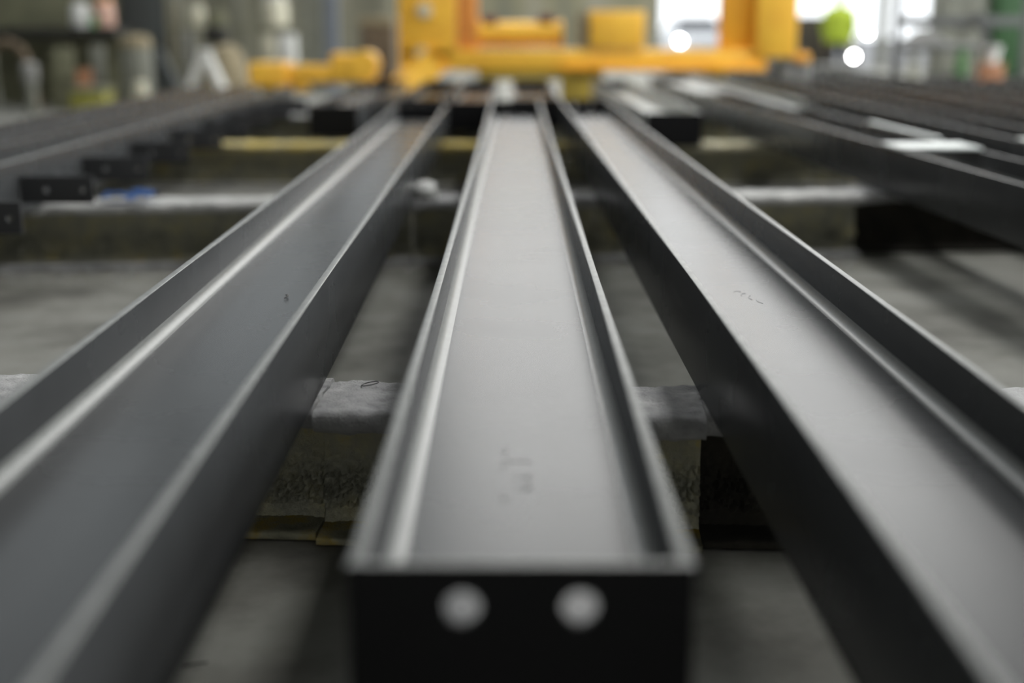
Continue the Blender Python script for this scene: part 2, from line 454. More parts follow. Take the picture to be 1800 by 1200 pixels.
# ================================================================ support rails under the beams
def crusty_bar(L, w, z0, z1, amp, step, nose, seed):
    """flange of a rail grown thick with old paint: rounded section along x, lumpy"""
    bm = new()
    prof = []
    r = min(nose, (z1 - z0) / 2 - .001)
    for cx, cz, a0 in ((w / 2 - r, z1 - r, math.pi / 2), (w / 2 - r, z0 + r, 0), (-w / 2 + r, z0 + r, -math.pi / 2), (-w / 2 + r, z1 - r, -math.pi)):
        for i in range(5):
            a = a0 - math.pi / 2 * i / 4
            prof.append((cx + r * math.cos(a), cz + r * math.sin(a)))
    # densify flat runs
    dense = []
    for i, p in enumerate(prof):
        q = prof[(i + 1) % len(prof)]
        d = math.hypot(q[0] - p[0], q[1] - p[1]); k = max(1, int(d / step))
        for j in range(k): dense.append((p[0] + (q[0] - p[0]) * j / k, p[1] + (q[1] - p[1]) * j / k))
    nx = max(2, int(L / step))
    rings = []
    cy, cz = 0, (z0 + z1) / 2
    for i in range(nx + 1):
        x = -L / 2 + L * i / nx
        ring = []
        for y, z in dense:
            v = Vector((x * 14 + seed, y * 14, z * 14))
            n_ = noise.noise(v) * .6 + noise.noise(v * 3.1) * .35 + noise.noise(v * 8.3) * .2
            k = 1 - abs(n_) * 0
            d = amp * (n_ - .6)
            dy, dz = y / (w / 2), (z - cz) / ((z1 - z0) / 2)
            ring.append(bm.verts.new((x, y + d * max(-1, min(1, dy ** 3)), z + d * max(-1, min(1, dz ** 3)))))
        rings.append(ring)
    m = len(dense)
    for a, b in zip(rings, rings[1:]):
        for i in range(m):
            j = (i + 1) % m
            bm.faces.new((a[i], a[j], b[j], b[i]))
    bm.faces.new(rings[0]); bm.faces.new(list(reversed(rings[-1])))
    return bm

def crusty_web(L, y, z0, z1, t, step, seed, amp):
    """web plate whose faces carry cracked clods of old overspray"""
    bm = new()
    nx, nz = max(2, int(L / step)), max(2, int((z1 - z0) / step))
    for s in (-1, 1):
        g = []
        for i in range(nx + 1):
            col = []
            for k in range(nz + 1):
                x = -L / 2 + L * i / nx; z = z0 + (z1 - z0) * k / nz
                f = k / nz
                # thick clods on the lower part of the web, thin skin above
                wgt = math.exp(-((f - .30) / .26) ** 2) if f > .12 else .25
                d, _ = noise.voronoi(Vector((x * 62 + seed, z * 62, s * 3.0)))
                clod = min(1.0, (d[1] - d[0]) * 3.6)
                n_ = noise.noise(Vector((x * 12 + seed, z * 12, 1.7)))
                off = t / 2 + amp * wgt * (.15 + .85 * clod) + .3 * amp * n_ + (.02 * (1 - f / .12) if f < .12 else 0)
                col.append(bm.verts.new((x, y + s * max(.006, off), z)))
            g.append(col)
        for i in range(nx):
            for k in range(nz):
                bm.faces.new((g[i][k], g[i + 1][k], g[i + 1][k + 1], g[i][k + 1]))
        if s < 0: ga = g
    for i in (0, nx):
        for k in range(nz):
            bm.faces.new((ga[i][k], ga[i][k + 1], g[i][k + 1], g[i][k]))
    return bm

def rail(label, xa, xb, dc, slope, step=.02, top='crust', web='mossy', base='base_crust', off=0.0, seed=0.0, w=.285, group=None):
    """I-section rail lying across the shop; its centre line is y = dc + slope * x"""
    xc = (xa + xb) / 2
    t = thing('support_rail', label, 'support rail', (xc, dc + slope * xc + off, 0), math.atan(slope), group)
    L = (xb - xa) / math.cos(math.atan(slope))
    obj('top_flange', crusty_bar(L, w, .252, .3155, .010 if step < .015 else .012, step, .028, seed + 5), top, t, angle=80)
    obj('web', crusty_web(L, 0, .018, .258, .02, max(.004, step * .5), seed, .034), web, t, angle=80)
    obj('base_flange', crusty_bar(L, w, 0.0, .022, .003, step, .010, seed + 11), base, t, angle=80)
    return t
N = dict(step=.008)
rail('grey crusted rail under the middle beam, nearest the camera', -.432, .418, 2.83, -.055, seed=1, **N)
rail('grey crusted rail under the left beam, nearest the camera', -3.4, -.437, 2.845, -.055, off=.012, seed=21, **N)
rail('crusted rail end with shade painted dark under the right beam, nearest the camera',   .421, 2.6, 2.86, -.055, seed=41, web='shade_crust', base='shade_crust', step=.012)
S2 = .10
rail('pale crusted rail in the second row, under the left rafters', -3.4, -.505, 6.43, S2, seed=3, top='crust_pale', base='crust', step=.018)
rail('short rail in the second row under the middle beam, white lump on its end', -.50, .385, 6.43, S2, seed=5, top='crust', base='crust', step=.018)
rail('pale crusted rail in the second row, right of the right beam', .39, 1.72, 6.43, S2, seed=7, top='crust_pale', base='crust', step=.018)
rail('dark rail in the second row, under the right field', 1.725, 6.4, 6.5, S2, seed=9, top='crust', web='shade_crust', base='shade_crust', step=.03)
rail('yellow-stained rail in the third row, left of the left beam', -3.4, -.555, 9.45, .0, seed=13, top='crust_yellow', base='crust', step=.025)
rail('yellow-stained short rail in the third row, under the middle beam', -.55, .36, 9.45, .0, seed=15, top='crust_yellow', base='crust', step=.025)
rail('yellowish pale rail in the third row, right of the right beam', .365, 6.4, 9.45, .0, seed=17, top='crust_tan', base='crust', step=.03)
rail('pale rail in the fourth row, under the short beams and rafters', -3.6, .9, 12.6, .0, seed=19, top='crust_pale', step=.03)
rail('pale rail in the fourth row, under the right field', .95, 6.4, 12.6, .0, seed=23, top='crust_pale', step=.03)
rail('grey rail in the last row, in front of the yellow frame', -3.6, .9, 14.2, .0, seed=25, top='crust', step=.03)
rail('grey rail in the last row, right end under the yellow frame', .95, 6.4, 14.2, .0, seed=27, top='crust', step=.03)
rail('grey rail farthest back, under the far ends of the right field', 2.3, 5.0, 22.8, .0, seed=31, top='crust', step=.04)
rail('grey rail behind the yellow frame, under the right field', 1.3, 5.0, 18.6, .0, seed=29, top='crust', step=.03)

# lump of dried paint on the short rail, blue rag, swarf
bm = new(); bmesh.ops.create_icosphere(bm, subdivisions=3, radius=.06)
for v in bm.verts:
    v.co = Vector((v.co.x * 1.1, v.co.y, max(-.03, v.co.z * .85))) * (1 + .2 * noise.noise(v.co * 22))
tag(obj('paint_lump', bm, 'white', None, (-.43, 6.32, .345)), 'white lump of dried paint on the left end of the short rail', 'paint lump')
bm = new()
for i in range(13):
    for k in range(9):
        x = -.12 + .02 * i; y = -.07 + .0175 * k
        z = .03 + .035 * noise.noise(Vector((x * 16, y * 16, 4))) + .012 * noise.noise(Vector((x * 50, y * 50, 1)))
        bm.verts.new((x, y, max(.002, z)))
bm.verts.ensure_lookup_table()
for i in range(12):
    for k in range(8):
        a = i * 9 + k
        bm.faces.new([bm.verts[q] for q in (a, a + 9, a + 10, a + 1)])
bmesh.ops.solidify(bm, geom=bm.faces[:], thickness=.006)
tag(obj('blue_rag', bm, 'blue', None, (-1.83, 6.20, .318), angle=70), 'crumpled blue rag on the pale rail below the cleats', 'rag')

def curl(pts, r, mat, name, label, cat, loc, closed=False):
    bm = new(); sweep(bm, pts, r, 8, closed)
    return tag(obj(name, bm, mat, None, loc, angle=80), label, cat)
ring = [(.020 * math.cos(a) , .014 * math.sin(a), .004 + .004 * math.cos(a)) for a in [2 * math.pi * i / 24 for i in range(24)]]
curl(ring, .0013, 'swarf', 'swarf_ring', 'thin wire ring of swarf on the rail between left and middle beams', 'metal swarf', (-.335, 2.93, .312), True)
WZ = BZ + BH / 2 + TW / 2
curl([(.000, 0, .003), (.004, .008, .006), (.006, .02, .006), (.003, .032, .005), (-.003, .038, .004)], .0016, 'twig', 'swarf_curl',
     'tiny dark curl of swarf lying in the left beam', 'metal swarf', (-.598, 3.33, WZ))
curl([(-.02, -.004, .003), (-.008, .000, .005), (.008, .006, .005), (.02, .014, .003)], .002, 'twig', 'twig', 'small dark twig on the concrete floor below the left beam', 'twig', (-.575, 2.15, .002))

# ================================================================ the yellow frame beyond the beams
YD = 15.4
SC = (YD * math.cos(PITCH) + .05) / F_PX
def yx(px): return (px - 903) * SC
def yz(py): return CAM_Z - (py - HORIZON) * SC
Yt = thing('gantry_frame', 'large yellow steel gantry frame standing across the far ends of the beams', 'yellow gantry', (0, YD, 0))
def yb(name, x0, x1, y0, y1, d0, d1, mat='yellow', bev=.015):
    bm = new(); box(bm, yx(x0), yx(x1), d0, d1, yz(y1), yz(y0), bev); return obj(name, bm, mat, Yt)
p = yb('cross_beam', 700, 1345, 86, 122, -.05, .45)
bm = new(); box(bm, yx(985), yx(1345), -.12, -.05, yz(122), yz(114), .01); obj('lower_lip', bm, 'yellow_deep', p)
p = yb('upright', 700, 800, -130, 100, -.05, .4)
for (a, b, c, d) in ((733, 758, 8, 32), (730, 752, 84, 104)):
    bm = new(); bar(bm, (yx((a + b) / 2), -.05, yz((c + d) / 2)), (yx((a + b) / 2), -.10, yz((c + d) / 2)), .085, .07, 20); obj('highlight_spot', bm, 'cream', p)['label'] = 'pale round boss'  # raised pale discs added for highlights on the upright
yb('side_post', 803, 838, -120, 96, .0, .3, 'orange')
bm = new(); bar(bm, (yx(842), .15, yz(58)), (yx(985), .15, yz(58)), .13, .13, 28)
for x in (842, 985): bar(bm, (yx(x) - .02, .15, yz(58)), (yx(x) + .02, .15, yz(58)), .15, .15, 28)
drum = obj('winch_drum', bm, 'yellow', Yt); drum['label'] = 'orange yellow drum'
bm = new(); box(bm, yx(846), yx(872), .05, .3, yz(46), yz(28), .02); obj('drum_bracket', bm, 'red_brown', drum)
bm = new(); box(bm, yx(945), yx(972), .05, .3, yz(42), yz(26), .02); obj('drum_bracket', bm, 'red_brown', drum)
yb('drum_bed', 838, 1005, 90, 138, -.02, .35, 'yellow_olive')
yb('control_box', 1034, 1130, 20, 84, -.10, .35)
yb('box_side', 1013, 1033, 22, 84, -.06, .3, 'tan')
yb('upright', 1324, 1396, -120, 100, -.1, .5)
yb('upright_web', 1268, 1324, -120, 92, .05, .4, 'yellow_deep')
yb('foot', 1400, 1422, 92, 108, -.05, .3, 'yellow_deep')
for x in (1388, 1415): yb('foot_pad', x - 10, x + 10, 104, 216, .0, .3, 'pale_grey', .008)
for x, yb_ in ((720, 150), (1022, 168), (1256, 130)):
    hw = .24 if x == 1022 else .12
    bm = new(); box(bm, yx(x) - hw, yx(x) + hw, .0, .3, 0, yz(112), .01)
    obj('leg', bm, 'yellow_olive', Yt)
# inclined leg reaching down between the beams
bm = new(); sq_bar(bm, (yx(760), -.02, yz(104)), (yx(690), -.25, yz(170)), .2, .3, .02); obj('inclined_leg', bm, 'yellow', Yt)
# left arm is a separate fabrication
At = thing('yellow_arm', 'yellow fabricated arm with a round lug, lying left of the gantry frame', 'yellow bracket', (0, YD - .1, 0))
def ab(name, x0, x1, y0, y1, d0=-.1, d1=.25, mat='yellow'):
    bm = new(); box(bm, yx(x0), yx(x1), d0, d1, yz(y1), yz(y0), .02, 3); return obj(name, bm, mat, At)
ab('end_block', 440, 505, 108, 148, -.15, .3)
ab('arm_bar', 505, 660, 112, 142)
ab('gusset', 510, 540, 140, 158, -.05, .2)
bm = new(); bar(bm, (yx(640), -.15, yz(112)), (yx(640), .3, yz(112)), .16, .16, 32); obj('round_lug', bm, 'yellow', At)
bm = new()
box(bm, yx(582), yx(628), -.12, .25, yz(140), yz(92), .03, 3); obj('lug_block', bm, 'yellow', At)
for x in (470, 650):
    bm = new(); box(bm, yx(x) - .08, yx(x) + .08, -.05, .2, 0, yz(140), .01); obj('leg', bm, 'yellow_olive', At)

# ================================================================ props of the far left
def at(D):
    """scale at distance D: returns functions pixel -> x and pixel -> z"""
    s = (D * math.cos(PITCH) + .05) / F_PX
    return (lambda px: (px - 903) * s), (lambda py: CAM_Z - (py - HORIZON) * s), s

gx, gz, gs = at(18.5)
Wb = thing('workbench', 'long workbench with a dark top along the left edge', 'workbench', (0, 18.5, 0))
bm = new(); box(bm, gx(-60), gx(203), 0, .9, gz(66), gz(48), .01); obj('bench_top', bm, 'black', Wb)
for x in (-45, 92, 190):
    bm = new(); box(bm, gx(x) - .05, gx(x) + .05, .35, .45, 0, gz(66)); obj('leg', bm, 'olive', Wb)
bm = new(); box(bm, gx(-60), gx(203), .84, .9, 0, gz(-90), .01); o = obj('panel', bm, 'olive', None, (0, .12, 0)); o.location = (0, 18.62, 0); tag(o, 'olive board standing behind the dark workbench top', 'panel')
# jars on the bench
def jar(name, label, cat, px, D, y0, y1, wpx, mat, lid=None, neck=.75):
    x_, z_, s = at(D)
    t = thing(name, label, cat, (x_(px), D, z_(y1)))
    h = z_(y0) - z_(y1); r = wpx * s / 2
    bm = new(); lathe(bm, [(r * .9, 0), (r, .02), (r, h * .72), (r * .95, h * .78), (r * neck, h * .86), (r * neck, h * .9)]); obj('body', bm, mat, t)
    bm = new(); lathe(bm, [(r * neck * 1.08, h * .9), (r * neck * 1.08, h * .985), (r * neck, h)]); obj('lid', bm, lid or mat, t)
    return t
jar('paint_tin', 'white tin standing on the dark workbench top', 'tin', 143, 18.9, 6, 48, 34, 'white')
jar('paint_tin', 'peach coloured tin standing on the workbench end', 'tin', 185, 18.9, 0, 48, 34, 'pink', 'orange')
jar('spray_can', 'small green can standing between two tins on the workbench', 'can', 164, 18.55, 26, 48, 12, 'green', 'white')
# under the bench
gx, gz, gs = at(17.6)
t = thing('cable_hoop', 'brown hoop of hose standing under the workbench at the far left', 'hose', (gx(8), 17.6, 0))
bm = new()
pts = [(34 * gs * math.cos(a), 0, gz(112) + 38 * gs * math.sin(a)) for a in [math.pi * i / 16 for i in range(17)]]
pts = [(34 * gs + .12, 0, .03), (34 * gs + .04, 0, gz(150))] + pts + [(-34 * gs - .04, 0, gz(150)), (-34 * gs - .12, 0, .03)]
sweep(bm, pts, .055, 12); obj('hose', bm, 'brown', t)
t = thing('bollard', 'short pale post with a white cap below the workbench', 'post', (gx(58) + .05, 17.2, 0))
bm = new(); bar(bm, (0, 0, 0), (0, 0, gz(140)), .075, .075, 20); obj('post', bm, 'grey_green', t)
bm = new(); lathe(bm, [(.09, gz(142)), (.11, gz(136)), (.11, gz(112)), (.06, gz(106))]); obj('cap', bm, 'pale_grey', t)
def board(label, x0, x1, y0, D, mat, tilt=0, name='board', cat='board'):
    x_, z_, s = at(D)
    t = thing(name, label, cat, (x_((x0 + x1) / 2), D, 0), 0)
    w = x_(x1) - x_(x0); h = z_(y0)
    bm = new(); box(bm, -w / 2, w / 2, -.03, .03, 0, h, .006); o = obj('panel', bm, mat, t)
    bm = new(); box(bm, -w / 2, w / 2, -.045, -.03, h * .46, h * .54, .004); obj('batten', bm, mat, t)
    t.rotation_euler = (tilt, 0, 0)
    return t
board('grey green board leaning under the workbench, beside the rusty plank', 84, 122, 82, 18.0, 'olive', R(-6))
board('rusty orange plank standing under the workbench', 127, 152, 120, 17.8, 'rust', R(-5), 'plank', 'plank')
board('dull grey board leaning right of the rusty plank', 153, 176, 78, 18.1, 'grey_green', R(-6))
x_, z_, s_ = at(17.4)
t = thing('storage_box', 'olive yellow box on the floor under the workbench end', 'box', (x_(188), 16.6, 0))
w_ = 28 * s_
bm = new(); box(bm, -w_, w_, -.25, .25, 0, z_(152), .02); obj('body', bm, 'olive_yellow', t)
bm = new(); box(bm, -w_ - .02, w_ + .02, -.27, .27, z_(152), z_(146), .01); obj('lid', bm, 'olive', t)
t = thing('drum', 'tan topped drum beside the dark steel column', 'drum', (x_(228), 17.6, 0))
r = 28 * s_
bm = new(); lathe(bm, [(r, 0), (r, z_(84)), (r * .98, z_(82))], 32); obj('body', bm, 'grey_green', t)
for zz in (z_(150), z_(115)):
    bm = new(); lathe(bm, [(r, zz - .02), (r + .015, zz), (r, zz + .02)], 32); obj('hoop', bm, 'grey_green', t)
bm = new(); lathe(bm, [(r * 1.03, z_(82)), (r * 1.05, z_(76)), (r * .9, z_(64)), (r * .3, z_(60))], 32); obj('cover', bm, 'tan', t)
jar('canister', 'cream canister standing in front of the drum', 'canister', 240, 16.9, 140, 200, 28, 'cream')
# dark column with gusset
x_, z_, s_ = at(19.6)
t = thing('steel_column', 'dark grey steel column at the end of the workbench', 'column', (x_(252), 19.6, 0))
w_ = 34 * s_
bm = new(); box(bm, -w_, w_, -.2, -.17, 0, ZR, .003); obj('flange', bm, 'column', t)
bm = new(); box(bm, -w_, w_, .17, .2, 0, ZR, .003); obj('flange', bm, 'column', t)
bm = new(); box(bm, -.015, .015, -.17, .17, 0, ZR); obj('web', bm, 'column', t)
bm = new()
b_ = [bm.verts.new(v) for v in ((w_ - .02, -.22, .0), (w_ + .32, -.22, .0), (w_ - .02, -.22, z_(85)), (w_ - .02, .02, .0), (w_ + .32, .02, .0), (w_ - .02, .02, z_(85)))]
for f in ((0, 1, 2), (5, 4, 3), (0, 3, 4, 1), (1, 4, 5, 2), (2, 5, 3, 0)): bm.faces.new([b_[i] for i in f])
obj('gusset', bm, 'column', t)

# white A-frame stand and the things round it
x_, z_, s_ = at(18.0)
t = thing('trestle_stand', 'white A-shaped stand on the floor right of the dark column', 'stand', (x_(357), 18.0, 0))
zt = z_(88)
for dx in (-26, 26):
    bm = new(); sq_bar(bm, (0, 0, zt), (dx * s_ * 1.7, 0, 0), .25, .06, .015)
    obj('leg', bm, 'white', t)
bm = new(); box(bm, -.09, .09, -.04, .04, zt - .08, zt + .02, .01); obj('head', bm, 'white', t)
x_, z_, s_ = at(18.8)
t = thing('covered_bottle', 'tan cloth cover slumped behind the white stand', 'cloth cover', (x_(395), 18.8, 0))
bm = new(); lathe(bm, [(.40, 0), (.37, .3), (.29, z_(120)), (.2, z_(86)), (.1, z_(78))], 24)
for v in bm.verts: v.co *= 1 + .05 * noise.noise(v.co * 5)
obj('cloth', bm, 'tan', t)
t = thing('machine_head', 'black machine head on a thin post above the white stand', 'machine', (x_(368), 19.2, 0))
bm = new(); bar(bm, (0, 0, 0), (0, 0, z_(75)), .05, .05, 12); obj('post', bm, 'olive', t)
bm = new(); box(bm, -.16, .16, -.15, .15, z_(76), z_(46), .05, 3); obj('head', bm, 'black', t)
jar('container', 'round cream container on the rack above the white stand', 'container', 346, 21.6, 10, 47, 30, 'cream')
jar('container', 'round olive container on the rack right of the cream one', 'container', 382, 21.6, 18, 47, 30, 'olive', 'olive')
x_, z_, s_ = at(21.6)
t = thing('storage_rack', 'low rack carrying pale containers behind the white stand', 'rack', (x_(420), 21.6, 0))
for py in (47, 112):
    bm = new(); box(bm, x_(300) - x_(420), x_(530) - x_(420), -.2, .2, z_(py) - .03, z_(py), .004); obj('shelf', bm, 'olive', t)
for px in (302, 412, 528):
    bm = new(); box(bm, x_(px) - x_(420) - .03, x_(px) - x_(420) + .03, .2, .26, 0, z_(-60), .004); obj('upright', bm, 'grey_green', t)
jar('container', 'large cream container standing on the rack beside the pale column', 'container', 484, 21.6, -6, 47, 46, 'cream', 'white')
def bin_(label, x0, x1, y0, y1, D, mat):
    x_, z_, s_ = at(D)
    t = thing('plastic_crate', label, 'crate', (x_((x0 + x1) / 2), D, z_(y1)))
    w = (x1 - x0) * s_ / 2; h = z_(y0) - z_(y1)
    bm = new(); box(bm, -w * .94, w * .94, -.19, .19, 0, h, .02); obj('body', bm, mat, t)
    bm = new(); box(bm, -w, w, -.2, .2, h, h + .03, .006); obj('rim', bm, mat, t)
    return t
bin_('tall cream crate on the lower shelf behind the yellow arm', 461, 488, 62, 112, 21.6, 'cream')
bin_('tall white crate on the lower shelf behind the yellow arm', 490, 518, 62, 112, 21.6, 'white')
board('sandy board standing right of the dark column', 297, 312, 6, 22.5, 'tan', R(-3))
board('pale narrow board standing behind the white stand', 318, 334, 52, 22.3, 'pale_grey', R(-3))
x_, z_, s_ = at(22.6)
t = thing('steel_column', 'pale grey green and blue grey column behind the yellow lug', 'column', (x_(566), 22.6, 0))
bm = new(); box(bm, x_(542) - x_(566), x_(570) - x_(566), -.15, .15, 0, 7.8, .01); obj('flange', bm, 'grey_green', t)
bm = new(); box(bm, x_(570) - x_(566), x_(592) - x_(566), -.1, .15, 0, 7.8, .01); obj('casing', bm, 'blue_column', t)['label'] = 'blue grey casing'
x_, z_, s_ = at(20.0)
t = thing('wooden_crate', 'brown crate with a tan top left of the yellow upright', 'crate', (x_(665), 20.0, 0))
w_ = 29 * s_
bm = new(); box(bm, -w_, w_, -.3, .3, 0, z_(44), .01); obj('body', bm, 'brown', t)
bm = new(); box(bm, -w_ - .02, w_ + .02, -.32, .32, z_(44), z_(30), .02); obj('top', bm, 'tan', t)
for dx in (-1, 1):
    bm = new(); box(bm, dx * w_ * .7 - .04, dx * w_ * .7 + .04, -.325, -.3, .05, z_(46), .004); obj('batten', bm, 'brown', t)

# ================================================================ props of the far right
def person(loc, face):
    t = thing('person', 'person in a lime yellow vest and dark trousers standing by the open door', 'person', loc, face)
    def skin(name, verts, edges, rad, mat, parent, root=0, lev=2):
        me = bpy.data.meshes.new(name); me.from_pydata(verts, edges, [])
        o = bpy.data.objects.new(name, me); C.objects.link(o)
        s = o.modifiers.new('skin', 'SKIN'); s.use_smooth_shade = True
        for i, r in enumerate(rad):
            me.skin_vertices[0].data[i].radius = r if isinstance(r, tuple) else (r, r)
            me.skin_vertices[0].data[i].use_root = (i == root)
        o.modifiers.new('sub', 'SUBSURF').render_levels = lev
        o.modifiers['sub'].levels = lev
        dg = bpy.context.evaluated_depsgraph_get()
        m2 = bpy.data.meshes.new_from_object(o.evaluated_get(dg))
        bpy.data.objects.remove(o)
        m2.materials.clear(); m2.materials.append(M[mat])
        for p in m2.polygons: p.use_smooth = True
        o2 = bpy.data.objects.new(name, m2); C.objects.link(o2); o2.parent = parent
        return o2
    V = [(0, 0, .95), (0, 0, 1.12), (0, .01, 1.32), (0, .01, 1.43), (0, .0, 1.50), (0, -.015, 1.58), (0, -.01, 1.68), (0, 0, 1.73),
         (.10, 0, .90), (.11, -.01, .50), (.11, .02, .09), (.115, -.13, .04),
         (-.10, 0, .90), (-.13, -.05, .50), (-.14, .0, .09), (-.15, -.15, .04),
         (.18, .01, 1.40), (.26, .02, 1.13), (.27, -.08, .90), (.27, -.12, .82),
         (-.18, .01, 1.40), (-.26, .03, 1.13), (-.25, -.06, .90), (-.25, -.10, .82),
         (0, -.105, 1.60)]
    E_ = [(0, 1), (1, 2), (2, 3), (3, 4), (4, 5), (5, 6), (6, 7), (0, 8), (8, 9), (9, 10), (10, 11), (0, 12), (12, 13), (13, 14), (14, 15),
          (3, 16), (16, 17), (17, 18), (18, 19), (3, 20), (20, 21), (21, 22), (22, 23), (5, 24)]
    rad = [(.15, .11), (.14, .10), (.16, .11), (.12, .09), .055, (.075, .09), (.08, .095), (.05, .06), .085, .06, .045, .04, .085, .06, .045, .04,
           .055, .045, .035, .025, .055, .045, .035, .025, .014]
    b = skin('body', V, E_, rad, 'skin', t)
    for s, hv in ((1, (.27, -.12, .82)), (-1, (-.25, -.10, .82))):
        hb = new()
        box(hb, hv[0] - .018, hv[0] + .018, hv[1] - .04, hv[1] + .035, hv[2] - .08, hv[2] + .02, .014, 2)
        for k in range(4):
            y = hv[1] - .032 + .021 * k
            ln = (.062, .072, .068, .052)[k]
            sweep(hb, [(hv[0], y, hv[2] - .07), (hv[0] - s * .006, y, hv[2] - .07 - ln * .6), (hv[0] - s * .022, y - .004, hv[2] - .07 - ln)], [.0095, .009, .007], 8)
        sweep(hb, [(hv[0], hv[1] - .035, hv[2] - .03), (hv[0] - s * .012, hv[1] - .06, hv[2] - .06), (hv[0] - s * .018, hv[1] - .062, hv[2] - .09)], [.011, .010, .008], 8)
        obj('hand', hb, 'skin', t, angle=80)
    # vest: shaped shell round the torso with short sleeves
    vb = new()
    lathe(vb, [(.27, .80), (.28, .84), (.27, 1.0), (.265, 1.15), (.265, 1.3), (.23, 1.41), (.14, 1.47), (.075, 1.50)], 28, (0, .01, 0), 1.0, .70)
    for s, a in ((1, V[16:20]), (-1, V[20:24])):
        pts = [Vector(a[0]) + Vector((-s * .05, 0, .0)), Vector(a[0]) + Vector((s * .05, 0, -.04)), Vector(a[1]) + Vector((s * .02, 0, 0)), Vector(a[1]).lerp(Vector(a[2]), .8)]
        sweep(vb, pts, [.085, .085, .07, .058], 14)
    vest = obj('vest', vb, 'vest', t, angle=80)
    skin('trousers', [(0, .005, .93), (.10, 0, .86), (.112, -.01, .50), (.112, .02, .10), (-.10, 0, .86), (-.132, -.05, .50), (-.142, 0, .10)],
         [(0, 1), (1, 2), (2, 3), (0, 4), (4, 5), (5, 6)], [(.17, .14), .11, .085, .075, .11, .085, .075], 'trousers', t)
    for x, y in ((.115, -.05), (-.148, -.06)):
        sb = new(); box(sb, x - .055, x + .055, y - .15, y + .13, 0, .10, .04, 3); obj('boot', sb, 'black', t)
    hb = new(); bmesh.ops.create_uvsphere(hb, u_segments=20, v_segments=12, radius=.108)
    for v in hb.verts:
        v.co = Vector((v.co.x * .92, v.co.y * 1.06 + .012, v.co.z * .95 + 1.665))
    bmesh.ops.delete(hb, geom=[v for v in hb.verts if v.co.z < 1.66 and v.co.y < .02], context='VERTS')
    obj('hair', hb, 'hair', t, angle=80)
    for x in (-.032, .032):
        eb = new(); bmesh.ops.create_uvsphere(eb, u_segments=10, v_segments=8, radius=.012, matrix=Matrix.Translation((x, -.098, 1.635))); obj('eye', eb, 'black', t)
    return t
x_, z_, s_ = at(26.0)
person((x_(1472), 26.0, 0), R(160))

# made-up stand with glowing discs for two bright spots beside the person
x_, z_, s_ = at(27.0)
t = thing('disc_stand', 'made-up stand with two glowing discs for bright spots, right of the person', 'bright_disc', (x_(1508), 27.0, 0))
bm = new(); bar(bm, (0, 0, 0), (0, 0, z_(56)), .02, .02, 12); obj('post', bm, 'black', t)
for a in range(3):
    bm = new(); bar(bm, (0, 0, .25), (.3 * math.cos(a * 2.1 + .4), .3 * math.sin(a * 2.1 + .4), .01), .015, .015, 8); obj('leg', bm, 'black', t)
for px, py in ((1500, 98), (1521, 57)):
    lx, lz = x_(px) - x_(1508), z_(py)
    bm = new(); bar(bm, (lx, -.05, lz), (lx, .06, lz), .075, .06, 20); h = obj('disc_head', bm, 'black', t)
    bm = new(); bar(bm, (lx, -.056, lz), (lx, -.05, lz), .052, .052, 20); obj('lens', bm, 'bright_disc', h)

# silver car in the yard behind the first opening
def car(label, x, y, rot, mat):
    t = thing('car', label, 'car', (x, y, -.02), rot)
    prof = [(-2.1, .3), (-2.15, .62), (-2.0, .78), (-1.0, .95), (-.45, 1.38), (.9, 1.42), (1.65, 1.0), (2.1, .92), (2.15, .4), (2.05, .3)]
    bm = new()
    a = [bm.verts.new((-.85, px, pz)) for px, pz in prof]; b = [bm.verts.new((.85, px, pz)) for px, pz in prof]
    n = len(prof)
    for i in range(n): bm.faces.new((a[i], a[(i + 1) % n], b[(i + 1) % n], b[i]))
    bm.faces.new(a); bm.faces.new(list(reversed(b)))
    for v in bm.verts:
        if v.co.z > 1.1: v.co.x *= .78
    bmesh.ops.bevel(bm, geom=bm.edges[:], offset=.06, segments=3, affect='EDGES')
    body = obj('body', bm, mat, t)
    bm = new(); vs = [bm.verts.new(v) for v in ((-.68, -.97, .98), (.68, -.97, .98), (.58, -.5, 1.35), (-.58, -.5, 1.35))]
    bm.faces.new(vs); bmesh.ops.solidify(bm, geom=bm.faces[:], thickness=.03); obj('windscreen', bm, 'glass', t)
    for sx in (-1, 1):
        for yy in (-1.35, 1.35):
            bm = new(); bar(bm, (sx * .68, yy, .32), (sx * .87, yy, .32), .32, .32, 28); wl = obj('wheel', bm, 'black', t)
        bm = new(); bar(bm, (sx * .7, -2.17, .68), (sx * .7, -2.06, .68), .075, .075, 18); obj('headlamp_glint', bm, 'bright_disc', t)  # glow added at the car's front for a bright glint
    return t
x_, z_, s_ = at(41)
car('silver car parked in the yard outside the first opening, glow added at its headlamps for a glint', 5.75, 43.2, R(0), 'car')

